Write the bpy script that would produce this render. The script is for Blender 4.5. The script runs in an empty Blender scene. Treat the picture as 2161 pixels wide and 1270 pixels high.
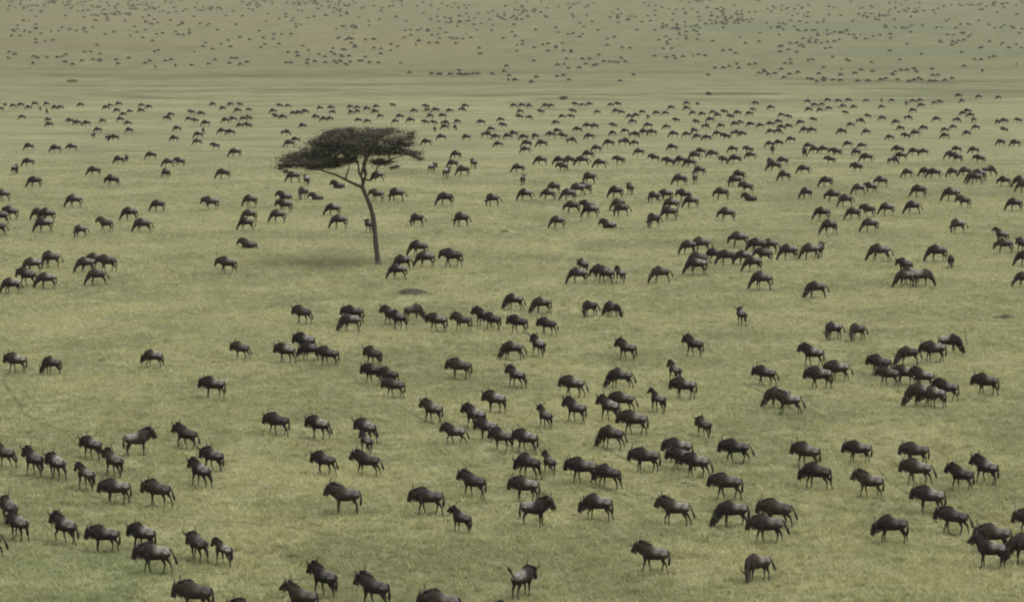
import bpy, bmesh, math, random
import numpy as np
from mathutils import Vector

random.seed(11)
RNG = np.random.default_rng(11)
S = bpy.context.scene
COL = S.collection

# ------------------------------------------------------------------ camera, sky, sun, exposure
PW, PH, FPX, HORIZON = 2161.0, 1270.0, 5000.0, -100.0
CAM_H = 27.5
PITCH = math.atan((PH / 2 - HORIZON) / FPX)
cam_data = bpy.data.cameras.new("camera")
cam_data.sensor_fit = 'HORIZONTAL'
cam_data.sensor_width = 36.0
cam_data.lens = 36.0 * FPX / PW
cam_data.clip_start = 0.5
cam_data.clip_end = 40000.0
cam = bpy.data.objects.new("camera", cam_data)
cam.location = (0, 0, CAM_H)
cam.rotation_euler = (math.pi / 2 - PITCH, 0, 0)
COL.objects.link(cam)
S.camera = cam

SUN_EL, SUN_TILT = math.radians(68), math.radians(22)
world = bpy.data.worlds.new("World")
S.world = world
world.use_nodes = True
wn, wl = world.node_tree.nodes, world.node_tree.links
bg = wn["Background"]
sky = wn.new("ShaderNodeTexSky")
sky.sky_type = 'NISHITA'
sky.sun_disc = False
sky.sun_elevation = SUN_EL
sky.sun_rotation = math.radians(90)
sky.dust_density = 4.0
sky.air_density = 1.0
hsv = wn.new("ShaderNodeHueSaturation")          # a grey overcast sky, not a blue one
hsv.inputs["Saturation"].default_value = 0.06
wl.new(sky.outputs[0], hsv.inputs["Color"])
wl.new(hsv.outputs[0], bg.inputs["Color"])
bg.inputs["Strength"].default_value = 0.13

sun_data = bpy.data.lights.new("sun", 'SUN')
sun_data.energy = 0.85
sun_data.angle = math.radians(24)
sun_data.color = (1.0, 0.965, 0.90)
sun = bpy.data.objects.new("sun", sun_data)
sun.rotation_euler = (math.radians(4), SUN_TILT, 0)
sun.location = (40, 150, 120)
COL.objects.link(sun)

S.view_settings.view_transform = 'Standard'
S.view_settings.look = 'None'
S.view_settings.gamma = 1.0
S.view_settings.exposure = 0.90
S.view_settings.use_curve_mapping = False
S.cycles.filter_width = 2.1
S.cycles.volume_bounces = 0
S.cycles.max_bounces = 5
S.cycles.diffuse_bounces = 3
S.cycles.use_denoising = True

# ------------------------------------------------------------------ terrain and the way back from a photo point to the ground
def sstep(a, b, v):
    t = np.clip((v - a) / (b - a), 0, 1)
    return t * t * (3 - 2 * t)

# long profile of the land away from the camera: level, falling into a broad shallow valley, then a slow rise
_D = np.arange(-600.0, 15000.0, 5.0)
_Z = np.interp(_D, [-600, 290, 435, 590, 800, 960, 1150, 1500, 2000, 3000, 4500, 15000], [0, 0, -7.5, -13.3, -18, -20, -18.5, -11, 0, 20, 34, 40])
_k = np.hanning(31); _k /= _k.sum()
_Z = np.convolve(np.pad(_Z, 15, mode='edge'), _k, mode='valid')

def terrain(x, y):
    x = np.asarray(x, float); y = np.asarray(y, float)
    z = np.interp(y, _D, _Z)
    amp = sstep(40, 140, y)
    z = z + amp * (0.16 * np.sin(x / 21 + 1.3) * np.sin(y / 27 + .4) + 0.07 * np.sin(x / 7.3 + y / 11.7)
                   + 0.05 * np.sin(x / 5.1 - y / 6.3 + 2.0))
    z = z + 0.8 * sstep(700, 1300, y) * np.sin(x / 190 + .7) * np.sin(y / 210 + 1.1)
    return z

CP, SP = math.cos(PITCH), math.sin(PITCH)
_T = np.geomspace(60, 6000, 3500)

def ground_at(px, py):
    """First point where the line of sight through a photo point meets the land, and photo pixels per metre there."""
    dx = (px - PW / 2) / FPX
    dv = -(py - PH / 2) / FPX
    d = np.array([dx, CP + dv * SP, -SP + dv * CP])
    f = CAM_H + d[2] * _T - terrain(d[0] * _T, d[1] * _T)
    k = int(np.argmax(f < 0))
    t = _T[k - 1] + (_T[k] - _T[k - 1]) * f[k - 1] / (f[k - 1] - f[k]) if k else CAM_H / -d[2]
    return Vector((d[0] * t, d[1] * t, float(terrain(d[0] * t, d[1] * t)))), FPX / t

# ------------------------------------------------------------------ materials
def mat(name):
    m = bpy.data.materials.new(name)
    m.use_nodes = True
    nt = m.node_tree
    return m, nt.nodes, nt.links, nt.nodes["Principled BSDF"]

def ramp(n, stops):
    r = n.new("ShaderNodeValToRGB")
    while len(r.color_ramp.elements) < len(stops):
        r.color_ramp.elements.new(0.5)
    for e, (p, c) in zip(r.color_ramp.elements, stops):
        e.position = p
        e.color = (*c, 1) if len(c) == 3 else c
    return r

def mixc(n, l, fac, a, b, mode='MIX'):
    m = n.new("ShaderNodeMix")
    m.data_type = 'RGBA'
    m.blend_type = mode
    for sock, v in ((m.inputs[0], fac), (m.inputs[6], a), (m.inputs[7], b)):
        if hasattr(v, "is_linked") or hasattr(v, "links"):
            l.new(v, sock)
        elif isinstance(v, (int, float)):
            sock.default_value = v
        else:
            sock.default_value = (*v, 1)
    return m.outputs[2]

def noise(n, l, vec, scale, detail=3, rough=0.55, stretch=None, dist=0.0):
    t = n.new("ShaderNodeTexNoise")
    t.inputs["Scale"].default_value = scale
    t.inputs["Detail"].default_value = detail
    t.inputs["Roughness"].default_value = rough
    t.inputs["Distortion"].default_value = dist
    if stretch:
        mp = n.new("ShaderNodeMapping")
        mp.inputs["Scale"].default_value = stretch
        l.new(vec, mp.inputs["Vector"])
        vec = mp.outputs[0]
    l.new(vec, t.inputs["Vector"])
    return t.outputs["Fac"]

def maprange(n, l, v, a, b, c=0.0, d=1.0, smooth=False):
    m = n.new("ShaderNodeMapRange")
    if smooth:
        m.interpolation_type = 'SMOOTHSTEP'
    l.new(v, m.inputs[0])
    for k, x in zip((1, 2, 3, 4), (a, b, c, d)):
        m.inputs[k].default_value = x
    return m.outputs[0]

def mathn(n, l, op, a, b):
    m = n.new("ShaderNodeMath")
    m.operation = op
    for s, v in ((m.inputs[0], a), (m.inputs[1], b)):
        if isinstance(v, (int, float)):
            s.default_value = v
        else:
            l.new(v, s)
    return m.outputs[0]

STRAW, OLIVE, GREEN, PALE = (0.250, 0.245, 0.134), (0.194, 0.202, 0.108), (0.154, 0.188, 0.108), (0.332, 0.326, 0.198)
TRODDEN = (0.160, 0.150, 0.086)

LUSH = [(tuple(ground_at(px, py)[0][:2]), rx, ry, f) for px, py, rx, ry, f in ((150, 1215, 6.0, 6.0, .38), (1090, 1118, 2.4, 2.4, .35), (1420, 215, 30, 40, .3), (1900, 205, 40, 50, .3))]

def grass_colour(n, l, pos):
    """The sward's own colours: straw, olive and greener patches of different sizes."""
    big = noise(n, l, pos, 0.020, 3, 0.6)
    mid = noise(n, l, pos, 0.11, 4, 0.62)
    streak = noise(n, l, pos, 0.42, 4, 0.62, (0.75, 1, 1), 0.6)
    small = noise(n, l, pos, 1.5, 4, 0.65, (0.7, 1, 1))
    c = mixc(n, l, maprange(n, l, mid, 0.40, 0.60, smooth=True), OLIVE, STRAW)
    c = mixc(n, l, mathn(n, l, 'MULTIPLY', maprange(n, l, big, 0.56, 0.68, smooth=True), 0.45), c, GREEN)
    c = mixc(n, l, mathn(n, l, 'MULTIPLY', maprange(n, l, streak, 0.54, 0.68, smooth=True), 0.60), c, PALE)
    c = mixc(n, l, mathn(n, l, 'MULTIPLY', maprange(n, l, streak, 0.46, 0.28, smooth=True), 0.68), c, TRODDEN)
    c = mixc(n, l, mathn(n, l, 'MULTIPLY', maprange(n, l, small, 0.54, 0.68, smooth=True), 0.80), c, PALE)
    c = mixc(n, l, mathn(n, l, 'MULTIPLY', maprange(n, l, small, 0.46, 0.32, smooth=True), 0.80), c, (0.098, 0.104, 0.048))
    broad = noise(n, l, pos, 0.055, 4, 0.65, (0.8, 1, 1), 0.4)
    c = mixc(n, l, maprange(n, l, broad, 0.52, 0.64, 0, 0.34, smooth=True), c, (0.300, 0.290, 0.160))
    c = mixc(n, l, maprange(n, l, broad, 0.47, 0.36, 0, 0.36, smooth=True), c, (0.150, 0.156, 0.084))
    for (gx, gy), rx, ry, fac in LUSH:
        mp = n.new("ShaderNodeMapping")
        mp.vector_type = 'POINT'
        mp.inputs["Location"].default_value = (-gx / rx, -gy / ry, 0)
        mp.inputs["Scale"].default_value = (1 / rx, 1 / ry, 0)
        l.new(pos, mp.inputs["Vector"])
        ln = n.new("ShaderNodeVectorMath")
        ln.operation = 'LENGTH'
        l.new(mp.outputs[0], ln.inputs[0])
        d = mathn(n, l, 'ADD', ln.outputs["Value"], mathn(n, l, 'MULTIPLY', mathn(n, l, 'SUBTRACT', streak, 0.5), 2.2))
        c = mixc(n, l, maprange(n, l, d, 1.1, 0.4, 0, fac, smooth=True), c, (0.150, 0.190, 0.100))
    return c

_dk, _br, _gr = (0.085, 0.092, 0.048), (0.150, 0.128, 0.075), (0.120, 0.150, 0.085)
GULLY = [(tuple(ground_at(px, py)[0][:2]), rx, ry, f, c_) for px, py, rx, ry, f, c_ in (
    (1960, 172, 34, 16, .75, _dk), (1560, 198, 20, 10, .8, _dk), (1180, 209, 13, 7, .6, _dk), (1780, 176, 22, 9, .5, _dk), (560, 161, 45, 12, .45, _dk),
    (80, 95, 60, 30, .5, _br), (300, 100, 50, 25, .5, _br), (250, 200, 22, 8, .45, _dk), (1000, 203, 20, 8, .45, _dk), (2080, 190, 20, 8, .5, _dk),
    (1750, 55, 90, 80, .5, _gr), (1950, 110, 70, 50, .5, _gr), (1500, 60, 50, 40, .35, _gr), (250, 40, 110, 90, .4, (0.20, 0.168, 0.098)), (760, 90, 60, 40, .35, (0.19, 0.162, 0.096)))]

def make_ground_material():
    m, n, l, b = mat("savanna_sward")
    tc = n.new("ShaderNodeTexCoord")
    pos = tc.outputs["Object"]
    sep = n.new("ShaderNodeSeparateXYZ")
    l.new(pos, sep.inputs[0])
    c = grass_colour(n, l, pos)
    # broad pale and dark drifts of grass that still read at a distance
    drift = noise(n, l, pos, 1.0, 5, 0.68, (0.028, 0.055, 1), 0.5)
    away = maprange(n, l, sep.outputs[1], 170, 330, 0.0, 1.0, smooth=True)
    c = mixc(n, l, mathn(n, l, 'MULTIPLY', away, maprange(n, l, drift, 0.54, 0.66, 0, 0.55, smooth=True)), c, (0.345, 0.330, 0.190))
    c = mixc(n, l, mathn(n, l, 'MULTIPLY', away, maprange(n, l, drift, 0.46, 0.34, 0, 0.60, smooth=True)), c, (0.125, 0.125, 0.066))
    # far plain: browner on one side, greener on the other, mottled
    far = maprange(n, l, sep.outputs[1], 650, 1050, smooth=True)
    fm = noise(n, l, pos, 0.0045, 4, 0.6, (1, 0.55, 1))
    side = maprange(n, l, sep.outputs[0], -260, 330)
    g = mathn(n, l, 'ADD', mathn(n, l, 'MULTIPLY', side, 0.55), maprange(n, l, fm, 0.35, 0.65, -0.35, 0.55))
    g = mathn(n, l, 'MINIMUM', mathn(n, l, 'MAXIMUM', g, 0.0), 1.0)
    fc = mixc(n, l, g, (0.176, 0.164, 0.086), (0.126, 0.148, 0.080))
    fine = noise(n, l, pos, 0.09, 6, 0.78, (1, 0.35, 1))
    fc = mixc(n, l, maprange(n, l, fine, 0.36, 0.64), mixc(n, l, 0.45, fc, (0.085, 0.085, 0.045)), mixc(n, l, 0.4, fc, (0.25, 0.235, 0.135)))
    c = mixc(n, l, mathn(n, l, 'MULTIPLY', far, 0.85), c, fc)
    # damp darker grass along the drainage lines of the swale
    dn = noise(n, l, pos, 1.0, 4, 0.6, (0.011, 0.035, 1), 0.8)
    band = mathn(n, l, 'MULTIPLY', maprange(n, l, sep.outputs[1], 640, 720, smooth=True), maprange(n, l, sep.outputs[1], 1080, 900, smooth=True))
    c = mixc(n, l, mathn(n, l, 'MULTIPLY', band, maprange(n, l, dn, 0.48, 0.62, 0, 0.75, smooth=True)), c, (0.105, 0.115, 0.062))
    # strips of taller dark scrub grass along the far gullies
    for (gx, gy), rx, ry, fac, col in GULLY:
        mp = n.new("ShaderNodeMapping")
        mp.inputs["Location"].default_value = (-gx / rx, -gy / ry, 0)
        mp.inputs["Scale"].default_value = (1 / rx, 1 / ry, 0)
        l.new(pos, mp.inputs["Vector"])
        ln = n.new("ShaderNodeVectorMath")
        ln.operation = 'LENGTH'
        l.new(mp.outputs[0], ln.inputs[0])
        d = mathn(n, l, 'ADD', ln.outputs["Value"], mathn(n, l, 'MULTIPLY', mathn(n, l, 'SUBTRACT', drift, 0.5), 2.6))
        c = mixc(n, l, maprange(n, l, d, 1.15, 0.5, 0, fac, smooth=True), c, col)
    c = mixc(n, l, 1.0, c, (0.70, 0.70, 0.68), 'MULTIPLY')      # whole ground colour lowered evenly
    l.new(c, b.inputs["Base Color"])
    b.inputs["Roughness"].default_value = 0.95
    b.inputs["Specular IOR Level"].default_value = 0.05
    bn = noise(n, l, pos, 2.2, 5, 0.7)
    bp = n.new("ShaderNodeBump")
    bp.inputs["Strength"].default_value = 0.6
    bp.inputs["Distance"].default_value = 0.25
    l.new(bn, bp.inputs["Height"])
    l.new(bp.outputs[0], b.inputs["Normal"])
    return m

def make_blade_material():
    m, n, l, b = mat("grass_blades")
    tc = n.new("ShaderNodeTexCoord")
    c = grass_colour(n, l, tc.outputs["Object"])
    at = n.new("ShaderNodeAttribute")
    at.attribute_name = "tone"
    c = mixc(n, l, at.outputs["Fac"], mixc(n, l, 1.0, c, (1.22, 1.24, 1.12), 'MULTIPLY'), mixc(n, l, 1.0, c, (2.0, 1.97, 1.80), 'MULTIPLY'))
    l.new(c, b.inputs["Base Color"])
    b.inputs["Roughness"].default_value = 0.8
    b.inputs["Specular IOR Level"].default_value = 0.15
    tr = n.new("ShaderNodeBsdfTranslucent")
    l.new(c, tr.inputs["Color"])
    mx = n.new("ShaderNodeMixShader")
    mx.inputs[0].default_value = 0.4
    l.new(b.outputs[0], mx.inputs[1])
    l.new(tr.outputs[0], mx.inputs[2])
    l.new(mx.outputs[0], n["Material Output"].inputs["Surface"])
    return m

def make_coat_material():
    m, n, l, b = mat("wildebeest_coat")
    at = n.new("ShaderNodeAttribute")
    at.attribute_name = "pale"
    tc = n.new("ShaderNodeTexCoord")
    oi = n.new("ShaderNodeObjectInfo")
    pos = tc.outputs["Object"]
    blot = noise(n, l, pos, 4.0, 5, 0.7)
    stripes = n.new("ShaderNodeTexWave")
    stripes.bands_direction = 'X'
    stripes.inputs["Scale"].default_value = 3.2
    stripes.inputs["Distortion"].default_value = 3.0
    l.new(pos, stripes.inputs["Vector"])
    wn_ = n.new("ShaderNodeTexWhiteNoise")
    wn_.noise_dimensions = '1D'
    l.new(oi.outputs["Random"], wn_.inputs["W"])
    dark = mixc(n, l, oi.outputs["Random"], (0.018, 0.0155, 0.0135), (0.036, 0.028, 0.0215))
    pale = mixc(n, l, wn_.outputs["Value"], (0.085, 0.076, 0.069), (0.330, 0.305, 0.275))  # grey of the hind coat, brightened by sheen put into the colour
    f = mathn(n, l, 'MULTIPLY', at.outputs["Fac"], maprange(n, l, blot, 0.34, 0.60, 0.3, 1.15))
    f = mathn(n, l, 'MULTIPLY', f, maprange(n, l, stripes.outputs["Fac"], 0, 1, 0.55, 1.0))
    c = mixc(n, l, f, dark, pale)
    dust = noise(n, l, pos, 2.2, 4, 0.65)
    c = mixc(n, l, maprange(n, l, dust, 0.52, 0.75, 0, 0.16, smooth=True), c, (0.16, 0.135, 0.10))
    l.new(c, b.inputs["Base Color"])
    b.inputs["Roughness"].default_value = 0.85
    b.inputs["Specular IOR Level"].default_value = 0.10
    bn = noise(n, l, pos, 40.0, 3, 0.6, (0.4, 1, 1))
    bp = n.new("ShaderNodeBump")
    bp.inputs["Strength"].default_value = 0.7
    bp.inputs["Distance"].default_value = 0.03
    l.new(bn, bp.inputs["Height"])
    l.new(bp.outputs[0], b.inputs["Normal"])
    return m

def plain(name, col, rough, a=0.7, b_=1.3, scale=6.0, bump=0.3):
    m, n, l, b = mat(name)
    tc = n.new("ShaderNodeTexCoord")
    f = noise(n, l, tc.outputs["Object"], scale, 4, 0.6)
    c = mixc(n, l, maprange(n, l, f, 0.3, 0.7), tuple(v * a for v in col), tuple(v * b_ for v in col))
    l.new(c, b.inputs["Base Color"])
    b.inputs["Roughness"].default_value = rough
    b.inputs["Specular IOR Level"].default_value = 0.2
    bp = n.new("ShaderNodeBump")
    bp.inputs["Strength"].default_value = bump
    bp.inputs["Distance"].default_value = 0.03
    l.new(f, bp.inputs["Height"])
    l.new(bp.outputs[0], b.inputs["Normal"])
    return m

M_GROUND = make_ground_material()
M_BLADE = make_blade_material()
M_COAT = make_coat_material()
M_HAIR = plain("mane_hair", (0.014, 0.012, 0.011), 0.6, scale=30)
M_BEARD = plain("beard_hair", (0.055, 0.047, 0.038), 0.7, scale=30)
M_HORN = plain("horn", (0.045, 0.04, 0.036), 0.35, scale=20)
M_BARK = plain("acacia_bark", (0.062, 0.054, 0.043), 0.9, 0.6, 1.4, 5.0, 0.8)
M_SOIL = plain("mound_soil", (0.040, 0.037, 0.025), 0.95, 0.6, 1.35, 2.5, 0.8)
M_DEAD = plain("dead_wood", (0.13, 0.12, 0.075), 0.9, scale=9)

def make_leaf_material(name, dark, light):
    m, n, l, b = mat(name)
    at = n.new("ShaderNodeAttribute")
    at.attribute_name = "tone"
    c = mixc(n, l, at.outputs["Fac"], dark, light)
    l.new(c, b.inputs["Base Color"])
    b.inputs["Roughness"].default_value = 0.6
    b.inputs["Specular IOR Level"].default_value = 0.2
    return m
M_LEAF = make_leaf_material("acacia_leaves", (0.040, 0.037, 0.024), (0.082, 0.076, 0.048))
M_SHRUB = make_leaf_material("shrub_leaves", (0.04, 0.045, 0.022), (0.085, 0.09, 0.045))

# ------------------------------------------------------------------ mesh helpers
def loft(points, ws, hs, n=10, lat=None):
    """Closed tube of elliptical rings along points. ws: half width sideways, hs: half height."""
    P = [Vector(p) for p in points]
    V, F = [], []
    k = len(P)
    for i, p in enumerate(P):
        t = (P[min(i + 1, k - 1)] - P[max(i - 1, 0)]).normalized()
        ref = Vector(lat) if lat else Vector((0, 1, 0))
        if abs(t.dot(ref)) > 0.9:
            ref = Vector((1, 0, 0))
        s = (ref - t * ref.dot(t)).normalized()
        u = t.cross(s)
        for j in range(n):
            a = 2 * math.pi * j / n
            V.append(p + s * (math.cos(a) * ws[i]) + u * (math.sin(a) * hs[i]))
    for i in range(k - 1):
        for j in range(n):
            a, b = i * n + j, i * n + (j + 1) % n
            F.append((a, b, b + n, a + n))
    F.append(tuple(range(n - 1, -1, -1)))
    F.append(tuple(range((k - 1) * n, k * n)))
    return V, F

def join(parts):
    V, F = [], []
    for v, f in parts:
        o = len(V)
        V += list(v)
        F += [tuple(i + o for i in q) for q in f]
    return V, F

def mesh_from(name, V, F, material, smooth=True):
    me = bpy.data.meshes.new(name)
    me.from_pydata([tuple(v) for v in V], [], F)
    if material:
        me.materials.append(material)
    if smooth:
        me.polygons.foreach_set("use_smooth", [True] * len(me.polygons))
    me.update()
    return me

def obj(name, me, parent=None, **props):
    o = bpy.data.objects.new(name, me)
    COL.objects.link(o)
    if parent is not None:
        o.parent = parent
    for k, v in props.items():
        o[k] = v
    return o

def baked(me, mods):
    """Mesh after a stack of modifiers, through a temporary object."""
    o = bpy.data.objects.new("bake", me)
    COL.objects.link(o)
    for typ, kw in mods:
        md = o.modifiers.new(typ, typ)
        for k, v in kw.items():
            setattr(md, k, v)
    dg = bpy.context.evaluated_depsgraph_get()
    r = bpy.data.meshes.new_from_object(o.evaluated_get(dg))
    bpy.data.objects.remove(o)
    return r

# ------------------------------------------------------------------ the ground
def build_ground():
    ys = np.concatenate([np.linspace(-400, 60, 12), np.arange(66, 560, 2.5), np.arange(560, 1600, 12), np.geomspace(1600, 14000, 60)])
    xs1 = np.concatenate([np.arange(0, 160, 2.5), np.geomspace(160, 7000, 50)])
    xs = np.concatenate([-xs1[:0:-1], xs1])
    X, Y = np.meshgrid(xs, ys)
    Z = terrain(X, Y)
    nx, ny = len(xs), len(ys)
    me = bpy.data.meshes.new("ground")
    me.vertices.add(nx * ny)
    me.vertices.foreach_set("co", np.stack([X, Y, Z], -1).astype(np.float32).ravel())
    a = (np.arange(ny - 1)[:, None] * nx + np.arange(nx - 1)[None, :]).ravel()
    q = np.stack([a, a + 1, a + nx + 1, a + nx], -1)
    me.loops.add(q.size)
    me.loops.foreach_set("vertex_index", q.ravel().astype(np.int32))
    me.polygons.add(len(q))
    me.polygons.foreach_set("loop_start", (np.arange(len(q)) * 4).astype(np.int32))
    me.polygons.foreach_set("use_smooth", np.ones(len(q), bool))
    me.update(calc_edges=True)
    me.materials.append(M_GROUND)
    obj("ground", me, kind="structure", label="grassy savanna plain stretching into the distance")
build_ground()

# ------------------------------------------------------------------ trodden game trails along the files of animals
def trail_line(pts):
    P = [ground_at(x, y)[0] for x, y in pts]
    rr = random.Random(len(pts) * 7 + int(pts[0][0]))
    out = []
    for a, b in zip(P[:-1], P[1:]):
        k = max(2, int((b - a).length / 0.6))
        for i in range(k):
            out.append(a.lerp(b, i / k))
    out.append(P[-1])
    ph = rr.uniform(0, 6)
    return [Vector((p.x + .25 * math.sin(i * .31 + ph), p.y + .5 * math.sin(i * .23 + ph * 2), 0)) for i, p in enumerate(out)]

TRAILS = [trail_line(p) for p in (
    [(-40, 985), (70, 1013), (180, 1048), (330, 1080), (520, 1105), (700, 1134), (860, 1160)],
    [(-40, 1125), (130, 1160), (300, 1190), (480, 1207), (680, 1222), (900, 1262)],
    [(10, 800), (40, 860), (110, 905), (260, 950)],
    [(820, 850), (990, 915), (1130, 965), (1290, 1040), (1480, 1090)],
    [(1230, 935), (1400, 1000), (1560, 1060), (1700, 1100)],
    [(1860, 990), (1960, 1085), (2050, 1150), (2180, 1215)],
    [(1560, 800), (1680, 868), (1790, 900)])]
TRAIL_XY = np.array([(p.x, p.y) for t in TRAILS for p in t])

def build_trails():
    m, n, l, b = mat("trodden_soil")
    tc = n.new("ShaderNodeTexCoord")
    f = noise(n, l, tc.outputs["Object"], 1.3, 4, 0.7)
    c = mixc(n, l, maprange(n, l, f, 0.35, 0.65), (0.070, 0.073, 0.033), (0.125, 0.128, 0.062))
    l.new(c, b.inputs["Base Color"])
    b.inputs["Roughness"].default_value = 1.0
    b.inputs["Specular IOR Level"].default_value = 0.0
    for t in TRAILS:
        rr = random.Random(5)
        V, F = [], []
        for i, p in enumerate(t):
            d = (t[min(i + 1, len(t) - 1)] - t[max(i - 1, 0)]).normalized()
            s_ = Vector((-d.y, d.x, 0))
            taper = min(1, i / 6, (len(t) - 1 - i) / 6)
            for w in (-1, 1):
                q = p + s_ * (w * (.04 + .11 * taper * rr.uniform(.5, 1.4)))
                V.append((q.x, q.y, float(terrain(q.x, q.y)) + .008))
        for i in range(len(t) - 1):
            F.append((2 * i, 2 * i + 1, 2 * i + 3, 2 * i + 2))
        obj("path", mesh_from("path", V, F, m), kind="structure", label="thin game trail trodden through the grass")
build_trails()

def build_grass(n_tufts=640000):
    """Tussocks of the sward near the camera, thinning with distance."""
    u = RNG.random(n_tufts)
    y0, y1 = 92.0, 440.0
    y = y0 * (y1 / y0) ** u                        # density falls with 1 / y**2
    x = (RNG.random(n_tufts) - 0.5) * 2 * (y * 0.232 + 3)
    clump = np.sin(x * 1.7 + np.sin(y * 0.9) * 2) * np.sin(y * 1.3 + np.sin(x * 0.8) * 2)
    clump = 0.5 * clump + 0.8 * np.sin(x * 5.3 + 2.2 * np.sin(y * 2.7) + 1.3 * np.sin(x * 2.1)) * np.sin(y * 4.1 + 2.0 * np.sin(x * 3.1) + 1.7 * np.sin(y * 1.4))
    clump = np.clip(clump, -1, 1)
    keep = RNG.random(n_tufts) < (0.72 + 0.20 * clump) * (1 - sstep(200, 440, y))
    x, y, clump = x[keep], y[keep], clump[keep]
    near = np.ones(len(x), bool)                   # trodden down along the trails
    order = np.argsort(y)
    ys_ = y[order]
    for tx, ty in TRAIL_XY:
        a, b_ = np.searchsorted(ys_, (ty - .34, ty + .34))
        idx = order[a:b_]
        near[idx[np.abs(x[idx] - tx) < .34]] = False
    near |= RNG.random(len(x)) < 0.45
    x, y, clump = x[near], y[near], clump[near]
    k = len(x)
    z = terrain(x, y) - 0.02
    hgt = (0.07 + 0.22 * RNG.random(k) ** 2.2) * (1 + 0.45 * clump)
    B = 4
    verts = np.empty((k, B, 3, 3), np.float32)
    for b in range(B):
        ang = RNG.random(k) * 2 * np.pi
        r = RNG.random(k) * 0.14
        bx, by = x + np.cos(ang) * r, y + np.sin(ang) * r
        fa = RNG.random(k) * np.pi
        w = 0.016 + 0.022 * RNG.random(k)
        wx, wy = np.cos(fa) * w, np.sin(fa) * w
        h = hgt * (0.7 + 0.6 * RNG.random(k))
        lx, ly = (RNG.random(k) - 0.5) * h * 2.2, (RNG.random(k) - 0.5) * h * 2.2
        verts[:, b, 0] = np.stack([bx - wx, by - wy, z], -1)
        verts[:, b, 1] = np.stack([bx + wx, by + wy, z], -1)
        verts[:, b, 2] = np.stack([bx + lx, by + ly, z + h], -1)
    nt = k * B
    me = bpy.data.meshes.new("grass")
    me.vertices.add(nt * 3)
    me.vertices.foreach_set("co", verts.ravel())
    me.loops.add(nt * 3)
    me.loops.foreach_set("vertex_index", np.arange(nt * 3, dtype=np.int32))
    me.polygons.add(nt)
    me.polygons.foreach_set("loop_start", np.arange(nt, dtype=np.int32) * 3)
    me.update(calc_edges=True)
    tone = np.repeat(np.clip(0.2 + RNG.random(k) * 0.45 + 0.22 * clump, 0, 1), B * 3).astype(np.float32)
    at = me.attributes.new("tone", 'FLOAT', 'POINT')
    at.data.foreach_set("value", tone)
    me.materials.append(M_BLADE)
    obj("grass", me, kind="stuff", label="short straw and olive grass growing over the plain", category="grass")
build_grass()

# ------------------------------------------------------------------ the acacia
def leaf_cloud(name, clumps, per, size, material, rnd, soft=0.62):
    """Many small leaf faces scattered in flattened clumps: (centre, rx, ry, rz)."""
    c = np.array([k[0] for k in clumps]); r = np.array([k[1:] for k in clumps])
    idx = np.repeat(np.arange(len(clumps)), per)
    k = len(idx)
    d = rnd.normal(size=(k, 3)); d /= np.linalg.norm(d, axis=1)[:, None]
    p = c[idx] + d * (np.abs(rnd.normal(size=k)) * soft)[:, None] * r[idx]
    a, b = rnd.normal(size=(k, 3)), rnd.normal(size=(k, 3))
    a /= np.linalg.norm(a, axis=1)[:, None]
    b -= a * (a * b).sum(1)[:, None]
    b /= np.linalg.norm(b, axis=1)[:, None]
    b[:, 2] *= 0.6; a[:, 2] *= 0.6
    s = size * (0.5 + rnd.random(k))[:, None]
    v = np.stack([p - a * s, p + b * s * 0.5, p + a * s, p - b * s * 0.5], 1).astype(np.float32)
    me = bpy.data.meshes.new(name)
    me.vertices.add(k * 4)
    me.vertices.foreach_set("co", v.ravel())
    me.loops.add(k * 4)
    me.loops.foreach_set("vertex_index", np.arange(k * 4, dtype=np.int32))
    me.polygons.add(k)
    me.polygons.foreach_set("loop_start", np.arange(k, dtype=np.int32) * 4)
    me.update(calc_edges=True)
    tone = np.clip(rnd.random(len(clumps))[idx] * 0.6 + rnd.random(k) * 0.4, 0, 1)
    at = me.attributes.new("tone", 'FLOAT', 'POINT')
    at.data.foreach_set("value", np.repeat(tone, 4).astype(np.float32))
    me.materials.append(material)
    return me

def tube(pts, r0, r1, n=9, wob=0.0):
    P = []
    for i in range(len(pts) - 1):                  # Catmull-Rom through the given points
        p0, p1, p2, p3 = (Vector(pts[max(0, min(len(pts) - 1, j))]) for j in (i - 1, i, i + 1, i + 2))
        for s in range(4):
            t = s / 4
            P.append(0.5 * ((2 * p1) + (p2 - p0) * t + (2 * p0 - 5 * p1 + 4 * p2 - p3) * t * t + (3 * p1 - p0 - 3 * p2 + p3) * t ** 3))
    P.append(Vector(pts[-1]))
    k = len(P)
    rs = [(r0 + (r1 - r0) * i / (k - 1)) * (1 + random.uniform(-wob, wob)) for i in range(k)]
    return loft(P, rs, [r * random.uniform(1 - wob, 1 + wob) for r in rs], n)

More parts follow.
